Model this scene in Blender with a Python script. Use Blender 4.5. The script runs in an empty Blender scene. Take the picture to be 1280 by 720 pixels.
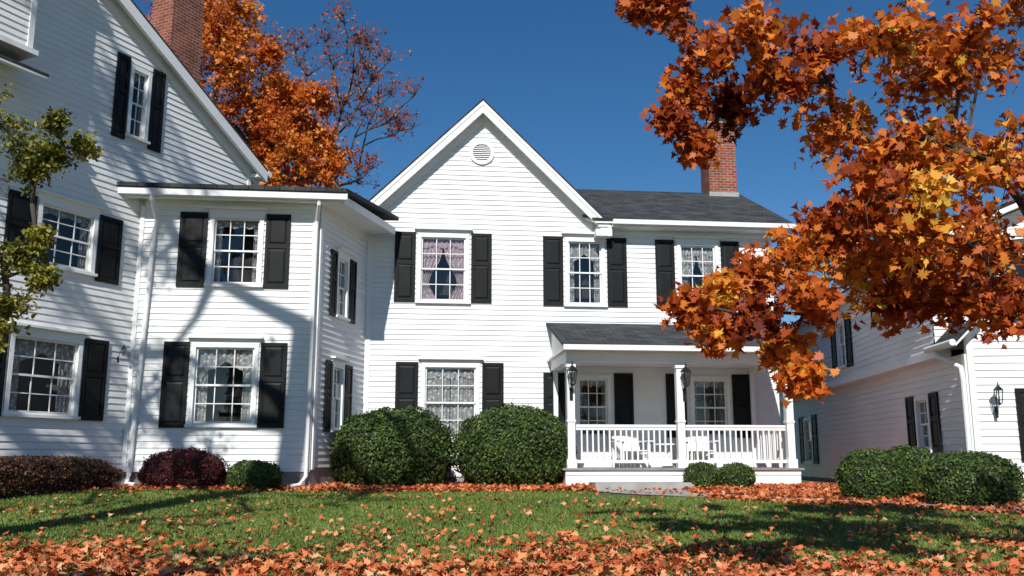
import bpy, math, random
import numpy as np
from mathutils import Vector
random.seed(7); rng=np.random.default_rng(11)
R=math.radians
scene=bpy.context.scene
COL=scene.collection

# ------------------------------------------------------------ materials
def newmat(name):
    m=bpy.data.materials.new(name); m.use_nodes=True
    nt=m.node_tree; b=nt.nodes['Principled BSDF']
    return m,nt,b
def N(nt,t,**k):
    n=nt.nodes.new(t)
    for a,v in k.items(): setattr(n,a,v)
    return n
def ramp(nt,stops,interp='LINEAR'):
    r=N(nt,'ShaderNodeValToRGB'); cr=r.color_ramp; cr.interpolation=interp
    while len(cr.elements)<len(stops): cr.elements.new(0.5)
    for e,(p,c) in zip(cr.elements,stops):
        e.position=p; e.color=(*c,1)
    return r
def noisy(name,c1,c2,scale=3,rough=0.6,bump=0.0,bscale=60,stretch=None,detail=6,spec=.5):
    m,nt,b=newmat(name); L=nt.links
    tc=N(nt,'ShaderNodeTexCoord'); mp=N(nt,'ShaderNodeMapping')
    L.new(tc.outputs['Object'],mp.inputs[0])
    if stretch: mp.inputs['Scale'].default_value=stretch
    n=N(nt,'ShaderNodeTexNoise'); n.inputs['Scale'].default_value=scale; n.inputs['Detail'].default_value=detail
    L.new(mp.outputs[0],n.inputs['Vector'])
    r=ramp(nt,[(0.3,c1),(0.7,c2)]); L.new(n.outputs['Fac'],r.inputs[0]); L.new(r.outputs[0],b.inputs['Base Color'])
    b.inputs['Roughness'].default_value=rough; b.inputs['Specular IOR Level'].default_value=spec
    if bump>0:
        n2=N(nt,'ShaderNodeTexNoise'); n2.inputs['Scale'].default_value=bscale; n2.inputs['Detail'].default_value=5
        L.new(tc.outputs['Object'],n2.inputs['Vector'])
        bp=N(nt,'ShaderNodeBump'); bp.inputs['Strength'].default_value=bump; bp.inputs['Distance'].default_value=0.01
        L.new(n2.outputs['Fac'],bp.inputs['Height']); L.new(bp.outputs[0],b.inputs['Normal'])
    return m
M_siding=noisy('white_siding',(.76,.76,.755),(.84,.84,.835),scale=1.3,rough=.6,bump=.15,bscale=25,stretch=(1,1,3),spec=.3)
M_trim=noisy('white_trim',(.80,.80,.79),(.85,.85,.84),scale=2,rough=.5,bump=.06,bscale=30,spec=.4)
M_black=noisy('black_shutter_paint',(.005,.0055,.006),(.010,.011,.012),scale=4,rough=.55,bump=.1,bscale=40,spec=.22)
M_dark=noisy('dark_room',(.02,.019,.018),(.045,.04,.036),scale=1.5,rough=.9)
M_found=noisy('concrete_foundation',(.22,.21,.20),(.36,.35,.33),scale=5,rough=.9,bump=.5,bscale=60)
M_path=noisy('concrete_path',(.28,.27,.255),(.42,.41,.39),scale=3,rough=.9,bump=.4,bscale=90)
M_bark=noisy('bark',(.035,.027,.021),(.09,.072,.058),scale=8,rough=.95,bump=.8,bscale=35,stretch=(1,1,.3))
M_iron=noisy('black_iron',(.008,.008,.008),(.02,.02,.02),scale=6,rough=.35)
M_metal=noisy('galvanized',(.3,.3,.3),(.4,.4,.4),scale=6,rough=.4)
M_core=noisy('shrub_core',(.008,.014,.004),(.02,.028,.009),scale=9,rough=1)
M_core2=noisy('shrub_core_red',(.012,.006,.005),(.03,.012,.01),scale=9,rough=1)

def brickmat(name,c1,c2,mort,bw,rh,ms,rough,bump,spec=.3):
    m,nt,b=newmat(name); L=nt.links
    uv=N(nt,'ShaderNodeUVMap')
    br=N(nt,'ShaderNodeTexBrick'); L.new(uv.outputs[0],br.inputs['Vector'])
    br.inputs['Scale'].default_value=1; br.inputs['Brick Width'].default_value=bw; br.inputs['Row Height'].default_value=rh
    br.inputs['Mortar Size'].default_value=ms; br.inputs['Mortar Smooth'].default_value=.1
    br.inputs['Color1'].default_value=(*c1,1); br.inputs['Color2'].default_value=(*c2,1); br.inputs['Mortar'].default_value=(*mort,1)
    n=N(nt,'ShaderNodeTexNoise'); n.inputs['Scale'].default_value=2.5; n.inputs['Detail'].default_value=8
    L.new(uv.outputs[0],n.inputs['Vector'])
    r=ramp(nt,[(.3,(.65,.65,.65)),(.7,(1.25,1.25,1.25))]); L.new(n.outputs['Fac'],r.inputs[0])
    mx=N(nt,'ShaderNodeMixRGB',blend_type='MULTIPLY'); mx.inputs[0].default_value=1
    L.new(br.outputs['Color'],mx.inputs[1]); L.new(r.outputs[0],mx.inputs[2]); L.new(mx.outputs[0],b.inputs['Base Color'])
    b.inputs['Roughness'].default_value=rough; b.inputs['Specular IOR Level'].default_value=spec
    bp=N(nt,'ShaderNodeBump'); bp.inputs['Strength'].default_value=bump; bp.inputs['Distance'].default_value=.01; bp.invert=True
    L.new(br.outputs['Fac'],bp.inputs['Height']); L.new(bp.outputs[0],b.inputs['Normal'])
    return m
M_brick=brickmat('red_brick',(.22,.045,.022),(.34,.08,.04),(.30,.25,.21),.21,.075,.010,.9,.8)
M_roof=brickmat('asphalt_shingles',(.035,.038,.041),(.072,.076,.080),(.012,.012,.013),.30,.14,.008,.95,.7)

def glassmat():
    m,nt,b=newmat('window_glass'); nt.nodes.remove(b); L=nt.links
    out=nt.nodes['Material Output']
    tr=N(nt,'ShaderNodeBsdfTransparent'); tr.inputs[0].default_value=(.93,.95,.95,1)
    gl=N(nt,'ShaderNodeBsdfGlossy'); gl.inputs['Roughness'].default_value=.02
    # Schlick-style reflectance, the same from both sides of the pane
    lw=N(nt,'ShaderNodeLayerWeight'); lw.inputs['Blend'].default_value=.5
    pw=N(nt,'ShaderNodeMath',operation='POWER'); pw.inputs[1].default_value=4
    L.new(lw.outputs['Facing'],pw.inputs[0])
    ma=N(nt,'ShaderNodeMath',operation='MULTIPLY_ADD'); ma.inputs[1].default_value=.8; ma.inputs[2].default_value=.075
    L.new(pw.outputs[0],ma.inputs[0])
    tc=N(nt,'ShaderNodeTexCoord'); n=N(nt,'ShaderNodeTexNoise'); n.inputs['Scale'].default_value=2.2
    L.new(tc.outputs['Object'],n.inputs['Vector'])
    bp=N(nt,'ShaderNodeBump'); bp.inputs['Strength'].default_value=.2; bp.inputs['Distance'].default_value=.02
    L.new(n.outputs['Fac'],bp.inputs['Height']); L.new(bp.outputs[0],gl.inputs['Normal'])
    mx=N(nt,'ShaderNodeMixShader'); L.new(ma.outputs[0],mx.inputs[0]); L.new(tr.outputs[0],mx.inputs[1]); L.new(gl.outputs[0],mx.inputs[2])
    L.new(mx.outputs[0],out.inputs['Surface'])
    return m
M_glass=glassmat()
def curtainmat(name,ca,cb,tr_):
    m,nt,b=newmat(name); nt.nodes.remove(b); L=nt.links
    out=nt.nodes['Material Output']
    d=N(nt,'ShaderNodeBsdfDiffuse'); t=N(nt,'ShaderNodeBsdfTransparent')
    tc=N(nt,'ShaderNodeTexCoord'); v=N(nt,'ShaderNodeTexVoronoi'); v.inputs['Scale'].default_value=13
    L.new(tc.outputs['Object'],v.inputs['Vector'])
    r=ramp(nt,[(.25,ca),(.45,cb)]); L.new(v.outputs['Distance'],r.inputs[0]); L.new(r.outputs[0],d.inputs[0])
    mx=N(nt,'ShaderNodeMixShader'); mx.inputs[0].default_value=tr_
    L.new(d.outputs[0],mx.inputs[1]); L.new(t.outputs[0],mx.inputs[2]); L.new(mx.outputs[0],out.inputs['Surface'])
    return m
M_curt=curtainmat('lace_curtain',(.66,.65,.63),(.32,.31,.30),.14)
M_curtp=curtainmat('pink_curtain',(.64,.56,.57),(.44,.33,.36),.12)
def leafmat(name,stops,trans=.35,rough=.5):
    m,nt,b=newmat(name); L=nt.links
    out=nt.nodes['Material Output']
    at=N(nt,'ShaderNodeAttribute'); at.attribute_name='rnd'
    r=ramp(nt,stops); L.new(at.outputs['Fac'],r.inputs[0])
    L.new(r.outputs[0],b.inputs['Base Color']); b.inputs['Roughness'].default_value=rough
    b.inputs['Specular IOR Level'].default_value=.3
    if trans>0:
        t=N(nt,'ShaderNodeBsdfTranslucent'); L.new(r.outputs[0],t.inputs[0])
        mx=N(nt,'ShaderNodeMixShader'); mx.inputs[0].default_value=trans
        L.new(b.outputs[0],mx.inputs[1]); L.new(t.outputs[0],mx.inputs[2]); L.new(mx.outputs[0],out.inputs['Surface'])
    return m
ML_maple=leafmat('maple_leaves',[(0,(.13,.018,.008)),(.3,(.34,.055,.012)),(.6,(.60,.14,.018)),(.85,(.72,.25,.028)),(1,(.80,.48,.06))],trans=.33)
ML_maple2=leafmat('maple_leaves_orange',[(0,(.26,.03,.010)),(.4,(.58,.12,.016)),(.8,(.72,.23,.026)),(1,(.74,.36,.04))],trans=.33)
ML_fallen=leafmat('fallen_leaves',[(0,(.22,.045,.02)),(.3,(.54,.12,.038)),(.6,(.68,.22,.08)),(.85,(.72,.33,.15)),(1,(.74,.50,.28))],trans=0,rough=.6)
ML_box=leafmat('boxwood_leaves',[(0,(.018,.038,.008)),(.6,(.055,.098,.017)),(1,(.14,.19,.034))],trans=0)
ML_red=leafmat('barberry_leaves',[(0,(.03,.008,.008)),(.6,(.09,.014,.018)),(1,(.15,.03,.028))],trans=0)
ML_brn=leafmat('hedge_leaves',[(0,(.03,.02,.008)),(.5,(.09,.04,.018)),(.8,(.17,.06,.026)),(1,(.07,.07,.02))],trans=0)
ML_yel=leafmat('holly_leaves',[(0,(.04,.05,.008)),(.4,(.11,.12,.015)),(1,(.42,.37,.05))],trans=.2)
M_grass=leafmat('grass_blades',[(0,(.08,.125,.022)),(.5,(.135,.19,.036)),(.85,(.18,.23,.05)),(1,(.27,.25,.09))],trans=0)
M_lawn=noisy('lawn_soil',(.06,.085,.018),(.11,.14,.035),scale=2.2,rough=1,bump=.6,bscale=40)
M_mulch=noisy('leaf_mulch',(.12,.04,.02),(.34,.11,.05),scale=14,rough=1,bump=.8,bscale=40)

# ------------------------------------------------------------ mesh helpers
class MB:
    def __init__(s): s.v=[]; s.f=[]; s.uv=[]
    def poly(s,pts):
        i=len(s.v); s.v+= [tuple(p) for p in pts]; s.f.append(tuple(range(i,i+len(pts))))
        p0=Vector(pts[0]); u=(Vector(pts[1])-p0)
        if u.length<1e-9: u=Vector((1,0,0))
        u.normalize(); w=Vector(pts[-1])-p0; w=w-u*w.dot(u)
        if w.length<1e-9: w=Vector((0,0,1))
        w.normalize()
        for p in pts:
            d=Vector(p)-p0; s.uv.append((d.dot(u),d.dot(w)))
    def box8(s,c):
        for f in ((0,1,5,4),(1,2,6,5),(2,3,7,6),(3,0,4,7),(4,5,6,7),(3,2,1,0)):
            s.poly([c[i] for i in f])
    def tube(s,pts,rad,k=8):
        pts=[Vector(p) for p in pts]; rings=[]
        if not isinstance(rad,(list,tuple)): rad=[rad]*len(pts)
        for i,p in enumerate(pts):
            a=pts[min(i+1,len(pts)-1)]-pts[max(i-1,0)]; a.normalize()
            x=a.cross(Vector((0.3,0.2,1)) if abs(a.z)<.95 else Vector((1,.1,0))); x.normalize(); y=a.cross(x)
            rings.append([p+(x*math.cos(2*math.pi*j/k)+y*math.sin(2*math.pi*j/k))*rad[i] for j in range(k)])
        b=len(s.v)
        for r in rings: s.v+=[tuple(q) for q in r]
        for i in range(len(pts)-1):
            for j in range(k):
                j2=(j+1)%k
                s.f.append((b+i*k+j,b+i*k+j2,b+(i+1)*k+j2,b+(i+1)*k+j)); s.uv+=[(0,0)]*4
        s.f.append(tuple(b+j for j in range(k))[::-1]); s.uv+=[(0,0)]*k
        s.f.append(tuple(b+(len(pts)-1)*k+j for j in range(k))); s.uv+=[(0,0)]*k
    def obj(s,name,mat,parent=None,smooth=False):
        me=bpy.data.meshes.new(name); me.from_pydata(s.v,[],s.f); me.update()
        ul=me.uv_layers.new(name='UVMap'); ul.data.foreach_set('uv',np.array(s.uv,dtype=np.float32).ravel())
        me.materials.append(mat)
        if smooth: me.polygons.foreach_set('use_smooth',[True]*len(me.polygons))
        o=bpy.data.objects.new(name,me); COL.objects.link(o)
        if parent:
            o.parent=parent; o.matrix_parent_inverse=parent.matrix_world.inverted()
        return o
def empty(name,loc):
    e=bpy.data.objects.new(name,None); e.location=loc; COL.objects.link(e)
    bpy.context.view_layer.update(); e.matrix_world; return e
class Fr:
    def __init__(s,x,y,deg):
        a=R(deg); s.x=x; s.y=y; s.d=(math.cos(a),math.sin(a)); s.n=(math.sin(a),-math.cos(a)); s.ops=[]
    def P(s,u,n,z): return (s.x+s.d[0]*u+s.n[0]*n, s.y+s.d[1]*u+s.n[1]*n, z)
def box(mb,F,s0,s1,n0,n1,z0,z1):
    mb.box8([F.P(s0,n1,z0),F.P(s1,n1,z0),F.P(s1,n0,z0),F.P(s0,n0,z0),F.P(s0,n1,z1),F.P(s1,n1,z1),F.P(s1,n0,z1),F.P(s0,n0,z1)])
class Bld:
    def __init__(s,name,loc): s.name=name; s.e=empty(name,loc); s.m={}
    def g(s,part,mat):
        if part not in s.m: s.m[part]=(MB(),mat)
        return s.m[part][0]
    def done(s):
        for k,(mb,mat) in s.m.items(): mb.obj(k,mat,s.e)
    def siding(s): return s.g('siding',M_siding)
    def trim(s): return s.g('trim',M_trim)

def siding(mb,F,z0,z1,lf,rf,n0=0.0,ex=.118):
    ops=[(a+.04,b-.04,c+.03,d-.03) for a,b,c,d in F.ops]
    z=z0
    while z<z1-1e-4:
        zt=min(z+ex,z1); jn=random.uniform(-.0015,.0015)
        nn=lambda q: n0+.021+jn-.018*(q-z)/ex
        cuts=sorted({z,zt}|{q for o in ops for q in (o[2],o[3]) if z<q<zt})
        for a,b in zip(cuts[:-1],cuts[1:]):
            mid=(a+b)/2
            iv=[(lf(mid),rf(mid),True,True)]
            for o in ops:
                if o[2]<mid<o[3]:
                    nv=[]
                    for (l,r,le,re) in iv:
                        if o[1]<=l or o[0]>=r: nv.append((l,r,le,re)); continue
                        if o[0]>l: nv.append((l,o[0],le,False))
                        if o[1]<r: nv.append((o[1],r,False,re))
                    iv=nv
            for (l,r,le,re) in iv:
                la,lb=(lf(a),lf(b)) if le else (l,l)
                ra,rb=(rf(a),rf(b)) if re else (r,r)
                if ra-la<.005: continue
                mb.poly([F.P(la,nn(a),a),F.P(ra,nn(a),a),F.P(max(rb,lb),nn(b),b),F.P(lb,nn(b),b)])
                if a==z: mb.poly([F.P(la,n0+.001,a),F.P(ra,n0+.001,a),F.P(ra,nn(a),a),F.P(la,nn(a),a)])
        z=zt

def shutter(b,F,s0,s1,z0,z1,n=0):
    mb=b.g('shutters',M_black); w=.055
    box(mb,F,s0+w,s1-w,n+.02,n+.032,z0+w,z1-w)
    box(mb,F,s0,s0+w,n+.02,n+.052,z0,z1); box(mb,F,s1-w,s1,n+.02,n+.052,z0,z1)
    zm=z0+(z1-z0)*.56
    for a,c in ((z0,z0+.08),(zm-.04,zm+.04),(z1-.07,z1)): box(mb,F,s0+w,s1-w,n+.02,n+.050,a,c)
    for a,c in ((z0+.08,zm-.04),(zm+.04,z1-.07)):
        A=(s0+w+.02,s1-w-.02,a+.02,c-.02); B=(A[0]+.035,A[1]-.035,A[2]+.035,A[3]-.035)
        lo=[F.P(A[0],n+.033,A[2]),F.P(A[1],n+.033,A[2]),F.P(A[1],n+.033,A[3]),F.P(A[0],n+.033,A[3])]
        hi=[F.P(B[0],n+.046,B[2]),F.P(B[1],n+.046,B[2]),F.P(B[1],n+.046,B[3]),F.P(B[0],n+.046,B[3])]
        mb.poly(hi)
        for i in range(4):
            j=(i+1)%4; mb.poly([lo[i],lo[j],hi[j],hi[i]])

def window(b,F,s0,s1,z0,z1,sh=None,shz=None,header=True,cols=3,rows=2,curt='panels',n=0,c=.08,cmat=None):
    F.ops.append((s0,s1,z0,z1))
    t=b.trim(); sash=b.g('window_sashes',M_trim)
    box(t,F,s0,s0+c,n,n+.042,z0,z1); box(t,F,s1-c,s1,n,n+.042,z0,z1)
    box(t,F,s0+c,s1-c,n,n+.040,z1-c,z1)
    box(t,F,s0-.04,s1+.04,n,n+.085,z0-.05,z0)
    box(t,F,s0+c,s1-c,n-.05,n+.039,z0,z0+.03)
    if header:
        box(t,F,s0-.03,s1+.03,n,n+.035,z1,z1+.09)
        box(t,F,s0-.08,s1+.08,n,n+.125,z1+.09,z1+.13)
    a0,a1,b0,b1=s0+c,s1-c,z0+.03,z1-c
    j=b.trim()
    for pts in ([(a0,b0),(a0,b1)],[(a1,b0),(a1,b1)],[(a0,b1),(a1,b1)],[(a0,b0),(a1,b0)]):
        (p,q),(r_,s_)=pts
        j.poly([F.P(p,n+.002,q),F.P(r_,n+.002,s_),F.P(r_,n-.12,s_),F.P(p,n-.12,q)])
    zm=(b0+b1)/2
    for (c0,c1,nn) in ((zm-.02,b1,n-.012),(b0,zm+.02,n-.04)):
        w=.035
        box(sash,F,a0,a0+w,nn-.026,nn,c0,c1); box(sash,F,a1-w,a1,nn-.026,nn,c0,c1)
        box(sash,F,a0+w,a1-w,nn-.026,nn-.001,c0,c0+w); box(sash,F,a0+w,a1-w,nn-.026,nn-.001,c1-w,c1)
        for i in range(1,cols):
            x=a0+w+(a1-a0-2*w)*i/cols; box(sash,F,x-.009,x+.009,nn-.020,nn-.004,c0+w,c1-w)
        for i in range(1,rows):
            z=c0+w+(c1-c0-2*w)*i/rows; box(sash,F,a0+w,a1-w,nn-.019,nn-.005,z-.009,z+.009)
        g=b.g('window_glass',M_glass)
        g.poly([F.P(a0+w,nn-.014,c0+w),F.P(a1-w,nn-.014,c0+w),F.P(a1-w,nn-.014,c1-w),F.P(a0+w,nn-.014,c1-w)])
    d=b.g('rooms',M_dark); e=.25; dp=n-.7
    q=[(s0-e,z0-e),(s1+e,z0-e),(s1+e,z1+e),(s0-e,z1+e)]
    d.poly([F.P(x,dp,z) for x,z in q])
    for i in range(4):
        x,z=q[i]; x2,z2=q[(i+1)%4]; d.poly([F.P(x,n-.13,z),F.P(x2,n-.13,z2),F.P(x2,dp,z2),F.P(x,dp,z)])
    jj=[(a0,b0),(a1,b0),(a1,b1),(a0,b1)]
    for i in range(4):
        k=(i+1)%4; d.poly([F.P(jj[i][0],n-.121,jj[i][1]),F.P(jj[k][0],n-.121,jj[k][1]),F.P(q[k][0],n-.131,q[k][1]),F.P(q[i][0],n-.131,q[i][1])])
    cm=b.g('pink_curtains',M_curtp) if cmat else b.g('curtains',M_curt); W=a1-a0; H=b1-b0
    def sheet(xl,xr,zt,zb,folds,amp=.02,nb=-.11):
        K=folds*6; rows_=10; grid=[]
        for r_ in range(rows_+1):
            v=r_/rows_; row=[]
            for k in range(K+1):
                u=k/K; L_=xl(v); R_=xr(v)
                row.append(F.P(L_+(R_-L_)*u,n+nb+amp*math.sin(u*folds*2*math.pi+v*.8),zt+(zb(u)-zt)*v))
            grid.append(row)
        for r_ in range(rows_):
            for k in range(K): cm.poly([grid[r_][k],grid[r_][k+1],grid[r_+1][k+1],grid[r_+1][k]])
    if curt in('panels','full'):
        wf=.49
        gat=lambda v: wf*W*(1-.62*math.exp(-((v-.70)/.28)**2)) if curt=='panels' else wf*W
        sheet(lambda v:a0,lambda v:a0+gat(v),b1,lambda u:b0,5)
        sheet(lambda v:a1-gat(v),lambda v:a1,b1,lambda u:b0,5)
        sheet(lambda v:a0,lambda v:a1,b1,lambda u:b1-H*.14-.03*math.sin(u*math.pi*5),9,nb=-.085,amp=.012)
    elif curt=='swag':
        sheet(lambda v:a0,lambda v:a1,b1,lambda u:b1-H*(.20+.28*abs(2*u-1)**1.5)-.02*math.sin(u*math.pi*7),9)
        sheet(lambda v:a0,lambda v:a0+W*.2,b1,lambda u:b0,3,nb=-.14)
        sheet(lambda v:a1-W*.2,lambda v:a1,b1,lambda u:b0,3,nb=-.14)
    elif curt=='thin':
        sheet(lambda v:a0,lambda v:a0+W*.15,b1,lambda u:b0,3,nb=-.14)
        sheet(lambda v:a1-W*.15,lambda v:a1,b1,lambda u:b0,3,nb=-.14)
        sheet(lambda v:a0,lambda v:a1,b1,lambda u:b1-H*.13-.02*math.sin(u*math.pi*6),9,nb=-.10,amp=.012)
    if sh:
        y0,y1=shz or (z0-.02,z1)
        for i in range(0,len(sh),2): shutter(b,F,sh[i],sh[i+1],y0,y1,n)

def slab(top,under,P0,P1,P2,P3,th=.05,ut=.10,ins=.02):
    dn=Vector((0,0,-th)); pts=[Vector(p) for p in (P0,P1,P2,P3)]
    lo=[p+dn for p in pts]
    top.poly(pts)
    for i in range(4):
        j=(i+1)%4; top.poly([lo[i],lo[j],pts[j],pts[i]])
    top.poly(lo[::-1])
    if under is not None:
        c=sum(lo,Vector())/4
        a=[p+(c-p).normalized()*ins*1.4+Vector((0,0,-.003)) for p in lo]; b2=[p+Vector((0,0,-ut)) for p in a]
        under.box8([*b2,*a])

def lantern(b,F,s,n,z,k=1.0):
    mb=b.g('lantern_frame',M_iron); c=Vector(F.P(s,n,z))
    gl=b.g('lantern_glass',M_glass)
    def ring(r,zz,m=6): return [c+Vector((math.cos(i*2*math.pi/m)*r*k,math.sin(i*2*math.pi/m)*r*k,zz*k)) for i in range(m)]
    r0,r1=ring(.055,-.15),ring(.085,.09)
    r2=ring(.105,.09); r3=ring(.03,.17)
    for i in range(6):
        j=(i+1)%6
        mb.tube([r0[i],r1[i]],.007*k,5); gl.poly([r0[i]*.98+c*.02,r0[j]*.98+c*.02,r1[j]*.98+c*.02,r1[i]*.98+c*.02])
        mb.poly([r1[i],r1[j],c+Vector((0,0,.19*k))]); mb.poly([r2[i],r2[j],r3[j],r3[i]])
    mb.tube([c+Vector((0,0,-.19*k)),c+Vector((0,0,-.15*k))],[.01*k,.055*k],6)
    mb.tube([c+Vector((0,0,-.14*k)),c+Vector((0,0,-.02*k))],.012*k,6)
    mb.tube([c+Vector((0,0,.17*k)),c+Vector((0,0,.25*k))],[.02*k,.006*k],6)
    pts=[]; nn=n-.14
    for i in range(7):
        t=i/6; pts.append(Vector(F.P(s,nn+(n-nn)*t,z-.02*k-.30*k*(1-t)+.12*math.sin(t*math.pi)*k+.2*k*t)))
    mb.tube(pts,.009*k,5)
    box(mb,F,s-.03*k,s+.03*k,nn-.012,nn+.004,z-.42*k,z-.2*k)

# ------------------------------------------------------------ terrain function
def sm(t): t=max(0,min(1,t)); return t*t*(3-2*t)
def gz(x,y):
    z=.05-.03*max(0,19-y) if y<19 else .05
    z-=.35*sm((5.5-y)/6)
    z+=.12*sm((-x-2.5)/3.5)*sm((y-11)/5)
    if y>60: z-=min(8,(y-60)*.01)
    return z
def grid_sheet(name,mat,xs,ys,off=0):
    mb=MB(); nx=len(xs); v=[(x,y,gz(x,y)+off) for y in ys for x in xs]
    mb.v=v
    for j in range(len(ys)-1):
        for i in range(nx-1):
            a=j*nx+i; mb.f.append((a,a+1,a+nx+1,a+nx)); mb.uv+=[(0,0)]*4
    return mb.obj(name,mat,smooth=True)
xs=[-900,-300,-120,-60,-30]+[i*.5-20 for i in range(81)]+[30,60,120,300,900]
ys=[-600,-200,-60,-20,-10]+[i*.5-5 for i in range(60)]+[30,40,60,120,300,900]
grid_sheet('lawn',M_lawn,xs,ys)

def ribbon(name,mat,front,back,off,nd=6):
    mb=MB(); rows=[]
    for (x0,y0),(x1,y1) in zip(front,back):
        rows.append([(x0+(x1-x0)*k/nd,y0+(y1-y0)*k/nd) for k in range(nd+1)])
    for r_ in rows:
        for (x,y) in r_: mb.v.append((x,y,gz(x,y)+off))
    w=nd+1
    for j in range(len(rows)-1):
        for i in range(nd):
            a=j*w+i; mb.f.append((a,a+1,a+w+1,a+w)); mb.uv+=[(0,0)]*4
    return mb.obj(name,mat,smooth=True)
def interp(kn,x):
    if x<=kn[0][0]: return kn[0][1]
    for (a,b),(c,d) in zip(kn[:-1],kn[1:]):
        if x<=c: return b+(d-b)*(x-a)/(c-a)
    return kn[-1][1]
bedk=[(-12,12),(-9,14.2),(-8,15.0),(-7,16.1),(-4.5,16.5),(-3.4,17.5),(0,17.75),(1.9,17.9)]
bx=[-12+i*.25 for i in range(56)]
def bedfront(x): return interp(bedk,x)+.07*math.sin(x*3.1)+.05*math.sin(x*7.3)
ribbon('mulch_bed',M_mulch,[(x,bedfront(x)) for x in bx],[(x,21.5) for x in bx],.006,10)
pathc=[(2.55,18.6),(2.6,17.6),(3.0,16.9),(3.9,16.1),(5.0,15.2),(6.2,14.25),(8,13.1),(11,11.6),(16,9.5)]
def pathy(x): return interp([(a,b) for a,b in pathc[2:]],x)
bx2=[3.2+i*.25 for i in range(60)]
ribbon('mulch_bed',M_mulch,[(x,pathy(x)+.4) for x in bx2],[(x,24) for x in bx2],.006,10)
def smoothpath(c,k=6):
    out=[]
    for i in range(len(c)-1):
        p0=Vector(c[max(i-1,0)]);p1=Vector(c[i]);p2=Vector(c[i+1]);p3=Vector(c[min(i+2,len(c)-1)])
        for j in range(k):
            t=j/k; out.append(.5*((2*p1)+(p2-p0)*t+(2*p0-5*p1+4*p2-p3)*t*t+(3*p1-p0-3*p2+p3)*t**3))
    out.append(Vector(c[-1])); return out
sp=smoothpath(pathc)
Lf,Rt=[],[]
for i,p in enumerate(sp):
    d=(sp[min(i+1,len(sp)-1)]-sp[max(i-1,0)]).normalized(); nrm=Vector((-d.y,d.x)); w=.5+ (.45 if i<5 else .45*max(0,1-(i-5)/8))
    Lf.append(tuple(p+nrm*w)); Rt.append(tuple(p-nrm*w))
ribbon('walkway',M_path,Rt,Lf,.018,4)

# ------------------------------------------------------------ MAIN HOUSE
F=Fr(-3.3,20.5,6)
B=Bld('clapboard_house',F.P(4.8,-3,0))
tr=B.trim(); rf=B.g('roof',M_roof)
PK=8.95; SL=.987; CX=2.6
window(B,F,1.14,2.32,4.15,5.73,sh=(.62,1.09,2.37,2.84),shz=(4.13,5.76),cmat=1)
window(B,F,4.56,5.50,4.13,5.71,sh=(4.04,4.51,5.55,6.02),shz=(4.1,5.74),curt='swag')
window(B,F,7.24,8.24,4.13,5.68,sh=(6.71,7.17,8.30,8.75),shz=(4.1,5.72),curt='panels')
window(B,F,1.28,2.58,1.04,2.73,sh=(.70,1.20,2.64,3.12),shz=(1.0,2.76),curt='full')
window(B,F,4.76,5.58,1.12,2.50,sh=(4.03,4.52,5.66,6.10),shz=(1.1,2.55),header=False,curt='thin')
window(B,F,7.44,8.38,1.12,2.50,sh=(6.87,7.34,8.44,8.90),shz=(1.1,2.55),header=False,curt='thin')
lfun=lambda z: .10 if z<5.95 else max(.0,CX-(8.80-z)/SL)
rfun=lambda z: 9.45 if z<6.0 else CX+(8.80-z)/SL
siding(B.siding(),F,.32,8.8,lfun,rfun)
box(tr,F,0,.12,-.05,.034,.30,6.05); box(tr,F,9.43,9.55,-.05,.034,.30,6.05)
box(tr,F,.12,9.43,-.02,.028,.24,.32)
box(B.g('foundation',M_found),F,0,9.55,-.1,.0,-.3,.24)
pl=B.g('side_walls',M_siding)
for s in (.001,9.549):
    pl.poly([F.P(s,0,-.2),F.P(s,-6.8,-.2),F.P(s,-6.8,6.0),F.P(s,0,6.0)])
pl.poly([F.P(9.549,0,6.0),F.P(9.549,-6.8,6.0),F.P(9.549,-3.4,7.85)])
pl.poly([F.P(0,-6.8,-.2),F.P(9.55,-6.8,-.2),F.P(9.55,-6.8,6.0),F.P(0,-6.8,6.0)])
pl.poly([F.P(0,-6.8,6.0),F.P(5.2,-6.8,6.0),F.P(2.6,-6.8,8.7)])
ez=PK-SL*3.02
slab(rf,tr,F.P(CX-3.02,.36,ez),F.P(CX,.36,PK),F.P(CX,-7.0,PK),F.P(CX-3.02,-7.0,ez),ut=.08)
slab(rf,tr,F.P(CX+3.02,.36,ez),F.P(CX,.36,PK),F.P(CX,-7.0,PK),F.P(CX+3.02,-7.0,ez),ut=.08)
def rake(n0,n1,dz0,dz1,ext):
    for sg in (-1,1):
        a=CX+sg*ext; za=PK-SL*ext
        bot=[F.P(a,n1,za-dz1),F.P(CX,n1,PK-dz1),F.P(CX,n0,PK-dz1),F.P(a,n0,za-dz1)]
        top=[F.P(a,n1,za-dz0),F.P(CX,n1,PK-dz0),F.P(CX,n0,PK-dz0),F.P(a,n0,za-dz0)]
        tr.box8([*bot,*top])
rake(.30,.352,.052,.15,3.0); rake(.285,.335,.15,.34,2.96); rake(.0,.045,.16,.50,2.62)
box(tr,F,-.40,.0,-.5,.34,ez-.26,ez-.10); box(tr,F,-.36,0.02,-6.9,.30,ez-.34,ez-.26)
tr.tube([F.P(-.40,.3,ez-.06),F.P(-.40,-6.9,ez-.06)],.06,8)
box(tr,F,5.24,5.62,-.1,.34,ez-.26,ez-.10)
vb=B.g('gable_vent',M_trim); vc=(2.6,7.72)
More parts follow.
